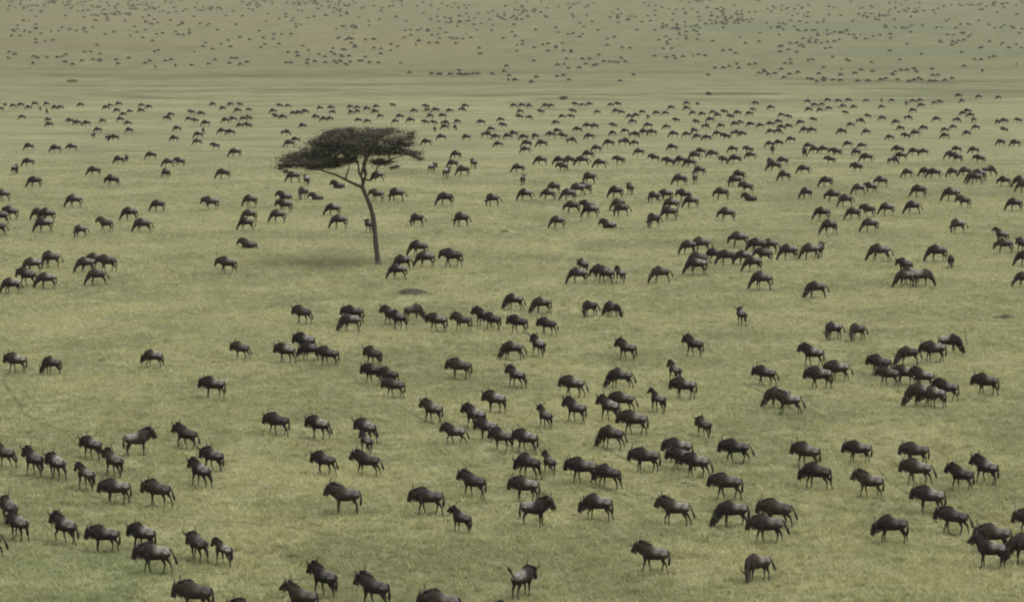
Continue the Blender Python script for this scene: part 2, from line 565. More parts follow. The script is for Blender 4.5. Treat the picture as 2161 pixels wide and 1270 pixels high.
def build_acacia():
    base, ppm = ground_at(799, 560)
    root = obj("acacia_tree", None, label="lone flat-topped acacia tree with leaning forked trunk above the herd", category="tree")
    root.location = base
    q = lambda px, py, d=0.0: ((px - 799) / ppm, d, (560 - py) / ppm + d * 0.02)
    tr = [q(799, 563), q(797, 545), q(794, 517), q(790, 470), q(784, 440), q(775, 416), q(765, 392)]
    V, F = tube(tr, 0.255, 0.17, 10, 0.08)
    flare = loft([(0, 0, -0.15), (0, 0, 0.12), (-0.03, 0, 0.5)], [0.40, 0.31, 0.22], [0.40, 0.30, 0.22], 10)
    obj("trunk", mesh_from("trunk", *join([(V, F), flare]), M_BARK), root)
    limbs = [
        ([q(766, 395), q(744, 384, -.3), q(728, 375, -.6), q(712, 366, -.9), q(688, 358, -1.1), q(655, 346, -1.3), q(620, 340, -1.5)], .14, .04),
        ([q(766, 395), q(766, 379, .2), q(759, 365, .4), q(756, 344, .6), q(742, 318, .8), q(715, 300, 1.2)], .125, .04),
        ([q(767, 395), q(770, 379, -.1), q(775, 365, -.2), q(773, 350, -.3), q(785, 322, -.4), q(815, 298, -.6)], .115, .04),
        ([q(768, 390), q(772, 379, .1), q(784, 380, .2), q(794, 368, .4), q(798, 354, .6), q(822, 340, .9), q(860, 328, 1.2)], .10, .04),
        ([q(732, 377, -.5), q(735, 365, -.7), q(740, 352, -1.0), q(738, 330, -1.6), q(725, 310, -2.2)], .08, .03),
        ([q(763, 372, .3), q(768, 350, 1.2), q(776, 325, 2.4), q(790, 305, 3.6)], .10, .04),
        ([q(773, 368, -.2), q(770, 345, -1.4), q(776, 325, -2.8), q(772, 308, -4.0)], .10, .04),
        ([q(756, 346, .6), q(735, 334, 1.6), q(700, 322, 2.4), q(675, 318, 2.9)], .08, .03),
    ]
    for pts, r0, r1 in limbs:
        obj("limb", mesh_from("limb", *tube(pts, r0, r1, 7, 0.06), M_BARK), root)
    rnd = np.random.default_rng(5)
    clumps = []
    # layered pads: photo centre, half width and half height in photo pixels, depth centre, how many clumps
    pads = [((782, 279), 92, 10, 0.0, 46), ((768, 296), 108, 14, 0.0, 62), ((745, 316), 92, 15, 0.3, 50), ((800, 318), 70, 10, 0.8, 24),
            ((652, 337), 60, 17, -0.8, 42), ((618, 346), 26, 10, -1.2, 9), ((690, 322), 50, 18, 0.2, 24),
            ((858, 322), 30, 8, 0.6, 10), ((820, 342), 38, 7, 0.5, 9), ((845, 300), 28, 16, 0.2, 14), ((700, 346), 30, 8, -1, 8), ((700, 306), 42, 16, 0.0, 26), ((735, 290), 50, 14, 0.3, 22), ((640, 328), 40, 10, -.4, 18), ((720, 338), 50, 10, 0.6, 18), ((672, 350), 34, 7, -1.0, 14)]
    for (cx, cy), hw, hh, dc, cnt in pads:
        for _ in range(cnt):
            a, rr = rnd.random() * 2 * math.pi, math.sqrt(rnd.random())
            X = (cx - 799) / ppm + math.cos(a) * rr * hw / ppm * 0.93
            D = dc + math.sin(a) * rr * min(hw / ppm, 4.2) * 0.9
            Z = (560 - cy) / ppm + (rnd.random() - 0.5) * 1.7 * hh / ppm * math.sqrt(max(0.1, 1 - rr * rr)) - D * 0.06
            clumps.append(((X, D, Z), 0.45 + 0.5 * rnd.random(), 0.45 + 0.5 * rnd.random(), 0.16 + 0.14 * rnd.random()))
    for px, py in ((594, 356), (600, 350), (606, 362), (884, 333), (889, 336), (877, 330), (872, 283), (868, 290), (692, 282), (684, 287), (795, 372), (838, 352), (829, 355)):
        clumps.append((q(px, py, rnd.random() - 0.5), 0.30, 0.35, 0.16))
    obj("crown", leaf_cloud("crown", clumps, 190, 0.088, M_LEAF, rnd, 0.78), root)
    # twigs carrying the clumps
    parts = []
    ends = [Vector(p[0][-1]) for p in limbs] + [Vector(p[0][-2]) for p in limbs]
    for c in clumps[::3]:
        e = min(ends, key=lambda v: (v - Vector(c[0])).length)
        mid = (e + Vector(c[0])) / 2 + Vector((0, 0, -0.15))
        parts.append(loft([e, mid, Vector(c[0])], [.03, .022, .01], [.03, .022, .01], 4))
    obj("twigs", mesh_from("twigs", *join(parts), M_BARK), root, kind="stuff")
build_acacia()

# ------------------------------------------------------------------ mounds, shrubs, a dead stem
def build_mound(px, py, wpx, hpx, label, seed):
    p, ppm = ground_at(px, py)
    rx, h = wpx / ppm / 2, hpx / ppm
    rnd = random.Random(seed)
    bm = bmesh.new()
    bmesh.ops.create_icosphere(bm, subdivisions=4, radius=1.0)
    f = [rnd.uniform(0, 6) for _ in range(6)]
    for v in bm.verts:
        a = math.atan2(v.co.y, v.co.x)
        k = 1 + 0.10 * math.sin(3 * a + f[0]) + 0.06 * math.sin(7 * a + f[1])
        zz = max(v.co.z, -0.25)
        bump = 0.07 * math.sin(v.co.x * 6 + f[2]) * math.sin(v.co.y * 5 + f[3]) + 0.03 * math.sin(v.co.x * 17 + f[4]) * math.sin(v.co.y * 15 + f[5])
        r = math.hypot(v.co.x, v.co.y)
        prof = max(0.0, 1 - r * r) ** 1.1 if v.co.z > 0 else -0.25
        v.co = Vector((v.co.x * rx * k, v.co.y * rx * 0.75 * k, h * (prof * (1 + bump)) - 0.06 if v.co.z > 0 else -0.25))
    me = bpy.data.meshes.new("soil_mound")
    bm.to_mesh(me)
    bm.free()
    me.materials.append(M_SOIL)
    me.polygons.foreach_set("use_smooth", [True] * len(me.polygons))
    o = obj("soil_mound", me, label=label, category="mound", group="bare soil mounds in the grass")
    o.location = p
build_mound(868, 619, 78, 12, "broad dark soil mound in the grass just below the acacia", 1)
build_mound(2121, 671, 52, 9, "flat dark soil mound by the edge, beyond the single thin stem", 2)
build_mound(1065, 489, 22, 5, "tiny low soil mound in open grass between grazing animals", 3)

def build_shrub(px, py, wpx, hpx, label, seed):
    p, ppm = ground_at(px, py)
    rx, h = wpx / ppm / 2, hpx / ppm
    rnd = np.random.default_rng(seed)
    root = obj("shrub", None, label=label, category="shrub", group="low shrubs along the swale")
    root.location = p
    parts = []
    clumps = []
    for i in range(12):
        a, r = rnd.random() * 6.28, rnd.random() ** 0.5
        e = (math.cos(a) * r * rx * 0.8, math.sin(a) * r * rx * 0.6, h * (0.35 + 0.55 * rnd.random()) * (1 - 0.4 * r))
        parts.append(loft([(0, 0, -0.05), (e[0] * .5, e[1] * .5, e[2] * .6), e], [.05, .035, .015], [.05, .035, .015], 5))
        clumps.append((e, rx * 0.38, rx * 0.3, h * 0.3))
    obj("stems", mesh_from("stems", *join(parts), M_BARK), root)
    obj("foliage", leaf_cloud("foliage", clumps, 160, 0.10, M_SHRUB, rnd), root)
build_shrub(1189, 211, 24, 9, "olive shrub in the swale above the middle of the herd", 21)
build_shrub(1497, 201, 17, 9, "small dark shrub standing at the end of a dark grass line", 22)
build_shrub(152, 174, 30, 7, "wide low shrub in the bare strip under the far herd", 23)

def build_stem():
    p, ppm = ground_at(2040, 728)
    pts = [(0, 0, -.05), (-.04, 0, .35), (-.12, .02, .75), (-.17, .02, 1.12)]
    parts = [tube(pts, .055, .018, 6, .1), loft([(-.08, .01, .55), (-.01, .05, .75), (.03, .06, .86)], [.022, .016, .008], [.022, .016, .008], 5),
             loft([(-.12, .02, .78), (-.22, .0, .92)], [.018, .008], [.018, .008], 5)]
    o = obj("dead_stem", mesh_from("dead_stem", *join(parts), M_DEAD), label="thin leaning dead stem sticking out of the grass", category="stem")
    o.location = p
build_stem()

# ------------------------------------------------------------------ wildebeest: body shapes for each pose
def leg(front, side, dx=0.0, lift=0.0, tall=1.0):
    if front:
        ch = [(0.40, .15, 1.00, .15), (0.40, .15, .78, .115), (0.36, .145, .60, .072), (0.395, .14, .40, .052), (0.385, .135, .22, .036), (0.395, .135, .10, .043), (0.425, .135, .03, .052)]
        px, knee = 0.40, 0.40
    else:
        ch = [(-0.52, .14, 1.02, .20), (-0.47, .155, .82, .155), (-0.44, .155, .68, .10), (-0.58, .145, .48, .058), (-0.585, .135, .24, .038), (-0.575, .135, .10, .045), (-0.545, .135, .03, .053)]
        px, knee = -0.52, 0.48
    P, R = [], []
    for x, y, z, r in ch:
        t = max(0.0, 1 - z / 0.95)
        xx = x + dx * t
        zz = z + lift * t
        if lift > 0 and z < 0.35:
            xx -= lift * 0.9 * (0.35 - z) / 0.35
        if lift > 0 and front and abs(z - 0.40) < .05:
            xx += lift * 0.5
        P.append((xx, y * side, zz * tall))
        R.append(r)
    return loft(P, [r * 0.9 for r in R], R, 8)

def wildebeest_parts(neck, head, legs, calf=False, lie=False, tail='hang', lean=0.0):
    """neck/head: lists of (x, y, z, w, h). Returns the pieces of the animal in its own metres, facing +x."""
    slim = 0.86 if calf else 1.0
    dz = 0.06 if calf else (-0.60 if lie else 0.0)
    tor = [(-.73, 1.00, .08, .11), (-.67, .99, .165, .20), (-.52, .965, .222, .255), (-.24, .950, .24, .288), (.04, .980, .258, .345), (.26, 1.02, .262, .382), (.43, 1.05, .23, .362), (.56, 1.05, .165, .29), (.65, 1.05, .09, .18)]
    if lie:
        tor = [(x, z, w * 1.12, h) for x, z, w, h in tor]
    pieces = [loft([(x, 0, z + dz) for x, z, w, h in tor], [w * slim for x, z, w, h in tor], [h * slim * (0.9 if calf else 1) for x, z, w, h in tor], 14)]
    pieces.append(loft([(x, y, z + dz) for x, y, z, w, h in neck], [n[3] * slim for n in neck], [n[4] * slim for n in neck], 12))
    pieces.append(loft([(x, y, z + dz) for x, y, z, w, h in head], [n[3] for n in head], [n[4] for n in head], 12))
    hp = Vector(head[1][:3]) + Vector((0, 0, dz))
    up = (Vector(head[0][:3]) - Vector(head[2][:3])).normalized()
    fw = Vector((head[2][0] - head[0][0], head[2][1] - head[0][1], 0))
    fw = fw.normalized() if fw.length > .01 else Vector((1, 0, 0))
    sd = Vector((-fw.y, fw.x, 0))
    for s in (-1, 1):                               # ears
        b = hp + sd * (s * .09) + up * .06
        pieces.append(loft([b, b + sd * (s * .12) - Vector((0, 0, .015)), b + sd * (s * .21) - Vector((0, 0, .05))], [.03, .045, .012], [.025, .03, .012], 6))
    if lie:
        for s in (-1, 1):
            pieces.append(loft([(.42, .17 * s, .36), (.62, .20 * s, .14), (.45, .21 * s, .07), (.30, .2 * s, .06)], [.11, .07, .05, .045], [.11, .07, .05, .045], 8))
            pieces.append(loft([(-.5, .18 * s, .36), (-.25, .27 * s, .17), (-.50, .30 * s, .08), (-.28, .3 * s, .06)], [.17, .11, .06, .045], [.17, .11, .06, .045], 8))
    else:
        for (fr, sd_), (dx, lift) in zip(((1, 1), (1, -1), (0, 1), (0, -1)), legs):
            pieces.append(leg(fr, sd_, dx, lift, 1.07 if calf else 1.0))
    out = {"body": pieces}
    # horns: out, slightly down, then up and in
    horns = []
    if not calf:
        for s in (-1, 1):
            b = hp + up * .13 + sd * (s * .05)
            Z = Vector((0, 0, 1))
            pts = [b, b + sd * (s * .12) - Z * .01, b + sd * (s * .25) + Z * .01, b + sd * (s * .33) + Z * .11, b + sd * (s * .32) + Z * .23, b + sd * (s * .26) + Z * .32]
            horns.append(loft(pts, [.055, .047, .038, .03, .021, .008], [.055, .047, .038, .03, .021, .008], 7))
    out["horn"] = horns
    # mane along the crest of neck and withers
    crest = [(.14, 0, 1.29), (.28, 0, 1.365)] + [(n[0] - .0, n[1], n[2] + n[4] * .97) for n in neck[1:]] + [tuple(Vector(head[0][:3]) + up * .05)]
    if neck[-1][2] < 0.75:                          # grazing: the crest is the forward side of the lowered neck
        crest = [(.14, 0, 1.29), (.30, 0, 1.365)] + [(n[0] + n[4] * .55, n[1], n[2] + n[4] * .72) for n in neck[1:]] + [(head[0][0] + .06, head[0][1], head[0][2] + .06)]
    rr = random.Random(3)
    cp = []
    for i in range(len(crest) - 1):
        for k in range(4):
            a, b_ = Vector(crest[i]), Vector(crest[i + 1])
            cp.append(a.lerp(b_, k / 4) + Vector((0, rr.uniform(-.015, .015), dz + rr.uniform(-.01, .035))))
    m = len(cp)
    out["mane"] = [loft(cp, [.012 + .028 * math.sin(math.pi * min(1, i / m + .12)) for i in range(m)], [(.03 + .06 * math.sin(math.pi * min(1, i / m + .1))) * rr.uniform(.8, 1.2) * (0.6 if calf else 1) for i in range(m)], 6)]
    for i in range(1, m):
        for _ in range(2):
            b = cp[i] + Vector((rr.uniform(-.03, .03), rr.uniform(-.02, .02), -.02))
            L = (.06 + .10 * math.sin(math.pi * min(1, i / m + .1))) * rr.uniform(.6, 1.25) * (0.5 if calf else 1)
            out["mane"].append(loft([b, b + Vector((-L * .35, rr.uniform(-.05, .05), L * .75)), b + Vector((-L * .8, rr.uniform(-.09, .09), L))], [.03, .022, .005], [.03, .02, .005], 4))
    # beard under throat and neck
    out["beard"] = []
    if not calf:
        low = [Vector((n[0], n[1], n[2] + dz)) for n in neck] + [Vector((h_[0], h_[1], h_[2] + dz)) for h_ in head[1:4]]
        hh = [n[4] for n in neck] + [h_[4] for h_ in head[1:4]]
        graz = neck[-1][2] < 0.75
        for i in range(1, len(low)):
            for k in range(3):
                p = low[i - 1].lerp(low[i], k / 3)
                r = hh[i - 1] + (hh[i] - hh[i - 1]) * k / 3
                back = Vector((-r * .8, 0, -r * .4)) if graz else Vector((-.03, 0, -r * .86))
                b = p + back
                L = rr.uniform(.14, .28)
                out["beard"].append(loft([b, b + Vector((-.02, rr.uniform(-.02, .02), -L * .6)), b + Vector((-.03, 0, -L))], [.04, .028, .006], [.06, .04, .008], 5))
    # tail
    if tail == 'hang':
        tp = [(-.70, 0, 1.16), (-.77, 0, 1.06), (-.80, .01, .86), (-.80, .02, .68), (-.79, .02, .54), (-.78, .02, .40)]
    elif tail == 'swing':
        tp = [(-.70, 0, 1.16), (-.79, 0, 1.04), (-.90, .03, .86), (-.98, .05, .70), (-1.03, .06, .56), (-1.06, .06, .44)]
    else:
        tp = [(-.70, 0, 1.13), (-.80, 0, 1.18), (-.90, 0, 1.30), (-1.0, 0, 1.43), (-1.10, 0, 1.56), (-1.20, 0, 1.66)]
    out["tail"] = [loft([(x, y, z + dz) for x, y, z in tp], [.04, .034, .042, .066, .070, .02], [.04, .034, .042, .066, .070, .02], 7)]
    return out

NECK_LOW = [(.36, 0, 1.06, .20, .31), (.56, 0, 1.065, .155, .265), (.72, 0, 1.06, .13, .215), (.84, 0, 1.07, .115, .175)]
HEAD_LOW = [(.86, 0, 1.27, .09, .12), (.92, 0, 1.16, .12, .165), (.99, 0, 1.01, .105, .15), (1.045, 0, .87, .092, .118), (1.085, 0, .75, .10, .105), (1.095, 0, .68, .08, .06)]
NECK_LEV = [(.36, 0, 1.10, .20, .31), (.56, 0, 1.18, .155, .275), (.72, 0, 1.25, .13, .225), (.82, 0, 1.30, .115, .18)]
HEAD_LEV = [(.82, 0, 1.44, .09, .12), (.90, 0, 1.35, .12, .155), (.99, 0, 1.22, .105, .14), (1.07, 0, 1.09, .092, .11), (1.13, 0, .99, .10, .10), (1.15, 0, .93, .08, .055)]
NECK_UP = [(.36, 0, 1.10, .20, .29), (.52, 0, 1.22, .15, .225), (.65, 0, 1.34, .12, .175), (.73, 0, 1.43, .10, .15)]
HEAD_UP = [(.73, 0, 1.55, .08, .11), (.81, 0, 1.49, .11, .14), (.92, 0, 1.40, .095, .12), (1.03, 0, 1.30, .085, .10), (1.12, 0, 1.22, .09, .09), (1.15, 0, 1.18, .07, .055)]
NECK_GRZ = [(.36, 0, 1.08, .20, .31), (.60, 0, .96, .15, .26), (.80, 0, .77, .125, .21), (.94, 0, .60, .105, .165)]
HEAD_GRZ = [(1.01, 0, .60, .085, .10), (1.04, 0, .49, .115, .145), (1.10, 0, .36, .10, .125), (1.155, 0, .23, .09, .10), (1.19, 0, .13, .095, .09), (1.20, 0, .075, .075, .05)]
NECK_GRZ2 = [(.36, 0, 1.08, .19, .29), (.55, .02, .99, .145, .25), (.68, .07, .82, .12, .20), (.75, .12, .66, .10, .155)]
HEAD_GRZ2 = [(.80, .14, .66, .075, .09), (.79, .16, .54, .10, .125), (.79, .20, .40, .085, .105), (.80, .24, .27, .075, .085), (.80, .27, .16, .083, .08), (.80, .28, .10, .066, .045)]
NECK_TRN = [(.36, 0, 1.10, .19, .29), (.56, .02, 1.20, .14, .235), (.71, .08, 1.28, .115, .185), (.78, .14, 1.32, .10, .15)]
HEAD_TRN = [(.78, .14, 1.43, .075, .10), (.81, .20, 1.34, .10, .125), (.85, .29, 1.23, .085, .105), (.89, .37, 1.11, .075, .085), (.92, .43, 1.02, .083, .082), (.93, .45, .97, .066, .05)]

NECK_SNF = [(.36, 0, 1.06, .20, .31), (.57, 0, 1.00, .155, .26), (.75, 0, .91, .13, .205), (.88, 0, .84, .115, .17)]
HEAD_SNF = [(.92, 0, .99, .09, .12), (.96, 0, .87, .12, .16), (1.02, 0, .72, .105, .145), (1.065, 0, .58, .092, .115), (1.095, 0, .46, .10, .10), (1.10, 0, .40, .08, .055)]
A4 = [(-.05, 0), (.14, .03), (.24, .04), (-.10, 0)]
A5 = [(.22, .05), (.0, 0), (-.05, 0), (-.26, .03)]
A1 = [(.16, 0), (-.20, .02), (-.20, 0), (.22, .03)]
A2 = [(-.18, .02), (.20, 0), (.20, .0), (-.22, 0)]
A3 = [(.05, 0), (-.12, 0), (-.16, 0), (.06, 0)]
ST = [(.02, 0), (-.04, 0), (-.05, 0), (.05, 0)]
TR = [(.26, .12), (-.26, .04), (-.30, .10), (.24, .04)]
VARIANTS = {
    "W": wildebeest_parts(NECK_LOW, HEAD_LOW, A1, tail='hang'),
    "X": wildebeest_parts(NECK_LOW, HEAD_LOW, A2, tail='swing'),
    "L": wildebeest_parts(NECK_LEV, HEAD_LEV, A1, tail='hang'),
    "S": wildebeest_parts(NECK_LEV, HEAD_LEV, ST, tail='hang'),
    "U": wildebeest_parts(NECK_UP, HEAD_UP, A3, tail='hang'),
    "G": wildebeest_parts(NECK_GRZ, HEAD_GRZ, A3, tail='hang'),
    "H": wildebeest_parts(NECK_GRZ2, HEAD_GRZ2, ST, tail='swing'),
    "T": wildebeest_parts(NECK_LEV, HEAD_LEV, TR, tail='swing'),
    "N": wildebeest_parts(NECK_TRN, HEAD_TRN, A2, tail='hang'),
    "R": wildebeest_parts(NECK_LEV, HEAD_LEV, ST, lie=True),
    "F": wildebeest_parts(NECK_LOW, HEAD_LOW, ST, tail='up'),
    "Y": wildebeest_parts(NECK_SNF, HEAD_SNF, A5, tail='hang'),
    "K": wildebeest_parts(NECK_LOW, HEAD_LOW, A4, tail='hang'),
    "J": wildebeest_parts(NECK_LEV, HEAD_LEV, A5, tail='swing'),
    "P": wildebeest_parts(NECK_GRZ, HEAD_GRZ, A5, tail='swing'),
    "c": wildebeest_parts(NECK_LEV, HEAD_LEV, A1, calf=True),
    "d": wildebeest_parts(NECK_UP, HEAD_UP, A3, calf=True),
    "g": wildebeest_parts(NECK_GRZ, HEAD_GRZ, A3, calf=True),
}

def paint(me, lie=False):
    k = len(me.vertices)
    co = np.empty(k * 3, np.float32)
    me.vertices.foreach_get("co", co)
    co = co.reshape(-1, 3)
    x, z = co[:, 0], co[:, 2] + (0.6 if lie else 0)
    p = sstep(0.18, -0.20, x) * sstep(0.90, 1.12, z)  # upper rump lightened: grey coat colour with sky sheen painted in
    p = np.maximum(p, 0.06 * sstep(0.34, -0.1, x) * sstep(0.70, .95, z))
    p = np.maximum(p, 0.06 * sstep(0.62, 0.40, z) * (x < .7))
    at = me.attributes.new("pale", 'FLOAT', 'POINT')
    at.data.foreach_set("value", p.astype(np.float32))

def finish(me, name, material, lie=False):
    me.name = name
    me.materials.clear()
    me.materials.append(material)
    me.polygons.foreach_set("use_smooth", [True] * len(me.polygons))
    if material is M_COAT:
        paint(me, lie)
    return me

MESH = {}
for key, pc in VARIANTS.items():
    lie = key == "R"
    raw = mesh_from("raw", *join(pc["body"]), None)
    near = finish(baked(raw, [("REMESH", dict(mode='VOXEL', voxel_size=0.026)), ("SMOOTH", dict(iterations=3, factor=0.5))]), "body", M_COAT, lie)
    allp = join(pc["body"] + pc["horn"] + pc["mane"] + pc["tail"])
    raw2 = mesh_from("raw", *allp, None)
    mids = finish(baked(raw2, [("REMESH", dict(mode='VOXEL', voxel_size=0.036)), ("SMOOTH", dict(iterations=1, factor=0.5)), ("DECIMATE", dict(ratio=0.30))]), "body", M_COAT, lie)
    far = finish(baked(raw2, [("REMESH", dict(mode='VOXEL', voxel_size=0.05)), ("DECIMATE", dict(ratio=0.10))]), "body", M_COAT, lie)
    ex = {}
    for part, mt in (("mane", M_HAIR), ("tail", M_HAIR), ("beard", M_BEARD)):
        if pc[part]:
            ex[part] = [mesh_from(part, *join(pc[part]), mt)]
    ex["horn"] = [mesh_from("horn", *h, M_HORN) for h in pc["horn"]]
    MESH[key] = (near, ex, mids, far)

# ------------------------------------------------------------------ where each animal stands: x, y of its feet, heading (0 = +x, 90 = away), pose, size
NEAR = """
5 989 160 W|68 1007 145 W|115 1015 138 X|190 971 162 W|297 962 8 S 1.08|389 950 160 T|445 997 155 W|419 1031 142 X|237 1008 152 W|178 1037 140 c .95
240 1064 175 W|328 1071 166 X|16 1112 140 W|35 1143 138 X|132 1152 156 T|215 1165 172 W|297 1165 168 W|320 1211 176 X 1.1|413 1189 140 X .95|468 1197 145 c .8
405 1297 170 W 1.05|515 1332 170 W|-36 1180 178 W|581 920 166 W|668 929 156 W|769 936 142 X|771 962 138 c .85|769 1005 172 W|680 1004 166 X|722 1084 184 S 1.05
897 1086 178 W 1.1|969 1126 150 U .85|994 1052 166 L|909 894 156 W|955 939 170 T .9|998 908 150 L|1024 932 158 W|1055 953 158 X|1041 873 162 W|679 1263 152 L 1.05
630 1302 166 U .95|784 1286 152 L|924 1318 170 W 1.05|1060 1332 172 W|1108 1266 48 F 1.05|1148 906 118 U .9|1205 840 166 W|1211 894 148 L|1304 821 170 G 1.05|1310 871 170 W
1282 891 140 L|1332 919 176 W 1.05|1285 949 166 G|1385 874 128 d .95|1422 812 118 c .95|1439 843 172 W|1483 926 126 W .95|1357 997 179 W 1.05|1427 976 171 W|1434 995 170 X
1464 1009 166 W|1528 1054 170 W|1547 978 175 X|1224 1021 170 W|1279 1033 160 X|1157 1004 118 U .8|1106 958 160 W|1111 1013 150 W|1103 1060 170 X|1135 1113 348 S 1.0
1255 1100 174 W|1418 1109 175 X 1.05|1538 1113 178 G 1.05|1612 1147 179 W 1.12|1632 1114 174 W|1372 1209 168 W|1597 1229 205 H 1.0|1698 989 150 W|1718 1034 166 X|1806 978 175 W
1829 1052 165 L|1926 983 170 W|1930 1024 172 X 1.05|2023 1037 156 W|2076 1024 146 W|1956 1084 160 W|2006 1129 160 X|1875 1146 172 W|2081 1199 174 U 1.05|2091 1166 174 W
2153 1190 182 G 1.05|2168 1128 175 W|31 787 175 W|106 792 166 G .98|320 777 175 W|446 841 170 W|505 760 165 W .95|635 685 160 W|742 682 176 W|735 700 175 G
822 686 158 W|837 696 152 W|876 678 30 G|920 701 164 W 1.05|972 699 170 L .95|1017 690 160 W|1037 698 160 W|1090 705 164 W|1152 708 164 W|1081 655 168 G
1139 662 188 G|1244 670 212 H .95|1288 670 150 G .9|1300 671 310 G .85|1564 689 112 W .95|1319 762 165 L|1461 754 146 W|599 767 160 W|640 748 168 W 1.05|652 762 168 W
690 773 165 W|785 775 146 W|783 811 166 W|817 818 164 W|828 840 165 W|966 801 178 W|1077 760 178 G|1134 755 118 L|1086 820 150 W|1718 630 184 G 1.05
1758 718 202 H|1808 721 206 H .95|1710 774 160 W|1763 806 178 W|1724 821 174 W 1.05|1853 794 160 W|1871 817 160 W|1906 814 166 W|1943 822 166 W|1993 847 170 W
1938 859 178 G 1.1|1911 772 192 G|1966 765 178 W 1.05|2008 747 345 G|2076 835 175 W 1.08|1611 815 165 W|1658 875 174 W 1.08|1636 861 170 G|1965 861 170 W .95"""
MID = """
71 397 180|235 395 182|5 425 180|154 439 184|21 465 180 W|-2 475 180|80 466 178|97 471 180|90 491 182|170 502 230 H .9|220 490 176 L|271 467 182|298 492 184|331 447 180|442 444 178 W
526 438 184|524 469 182|517 487 186|521 524 175 R|66 577 182|109 566 184|21 621 180|54 606 178 W|95 610 183|178 577 182|198 570 178|223 575 180 W|201 603 196|476 579 178 W|-9 500 180
617 386 182|646 394 100 W|711 398 180 R|795 384 182|838 426 180|793 427 178 W|639 423 235 H|666 423 180 R|598 421 180 R|598 450 172 W|584 471 182|700 456 184|713 483 182|778 492 112 W
880 479 192|937 435 195|975 479 186|1040 436 180|914 367 60 W|961 337 182|954 357 178|999 358 100 W|943 379 92 W|975 372 182|880 542 181 G 1.1|894 565 182|950 565 178 W 1.05|846 573 184|836 590 182
1106 425 182|1104 392 92 W|1155 424 182|1167 409 170|1197 425 182|1217 414 178|1231 411 160|1297 420 181|1329 413 108 W|1205 452 182|1237 449 178 W|1244 461 180|1302 446 182|1312 458 184|1174 484 182
1281 482 178 R|1381 429 182|1402 425 178|1441 428 178 W|1456 440 184|1415 447 182|1410 466 180|1379 482 182|1432 393 182|1467 390 92 W|1244 390 184|1520 423 184|1552 396 180|1573 409 170 W|1580 425 178 R
1531 468 184|1449 538 184|1480 535 198 H|1505 555 178|1529 561 182|1470 570 180|1465 581 182|1556 523 178|1595 536 180|1626 535 178|1566 560 184|1585 574 182|1608 556 176 W|1604 613 172 G 1.05|1216 600 182
1229 578 130 W .9|1264 593 180|1274 601 178 W|1308 600 118 c .9|1390 599 188|1698 421 182|1755 428 184|1782 438 200|1810 412 180|1834 409 168 W|1857 396 182|1741 396 185|1936 418 182|2004 426 178 G 1.1|2031 440 170 W
2056 390 180|2117 395 178|2152 398 182|2158 407 180|2138 446 182|1732 466 184|1798 465 178|1829 460 172 W|1869 455 182|1923 453 186|1746 496 188|1833 491 182|2021 493 182 G 1.1|2110 514 150 U|2116 535 182
2156 535 120 W|2160 563 180|1660 550 180|1706 549 180|1731 546 60 W|1852 553 182 G 1.1|1973 553 184|2006 567 240 H .9|1907 581 165 W|1905 607 182|1950 606 2 G|2157 608 180|1915 602 178"""
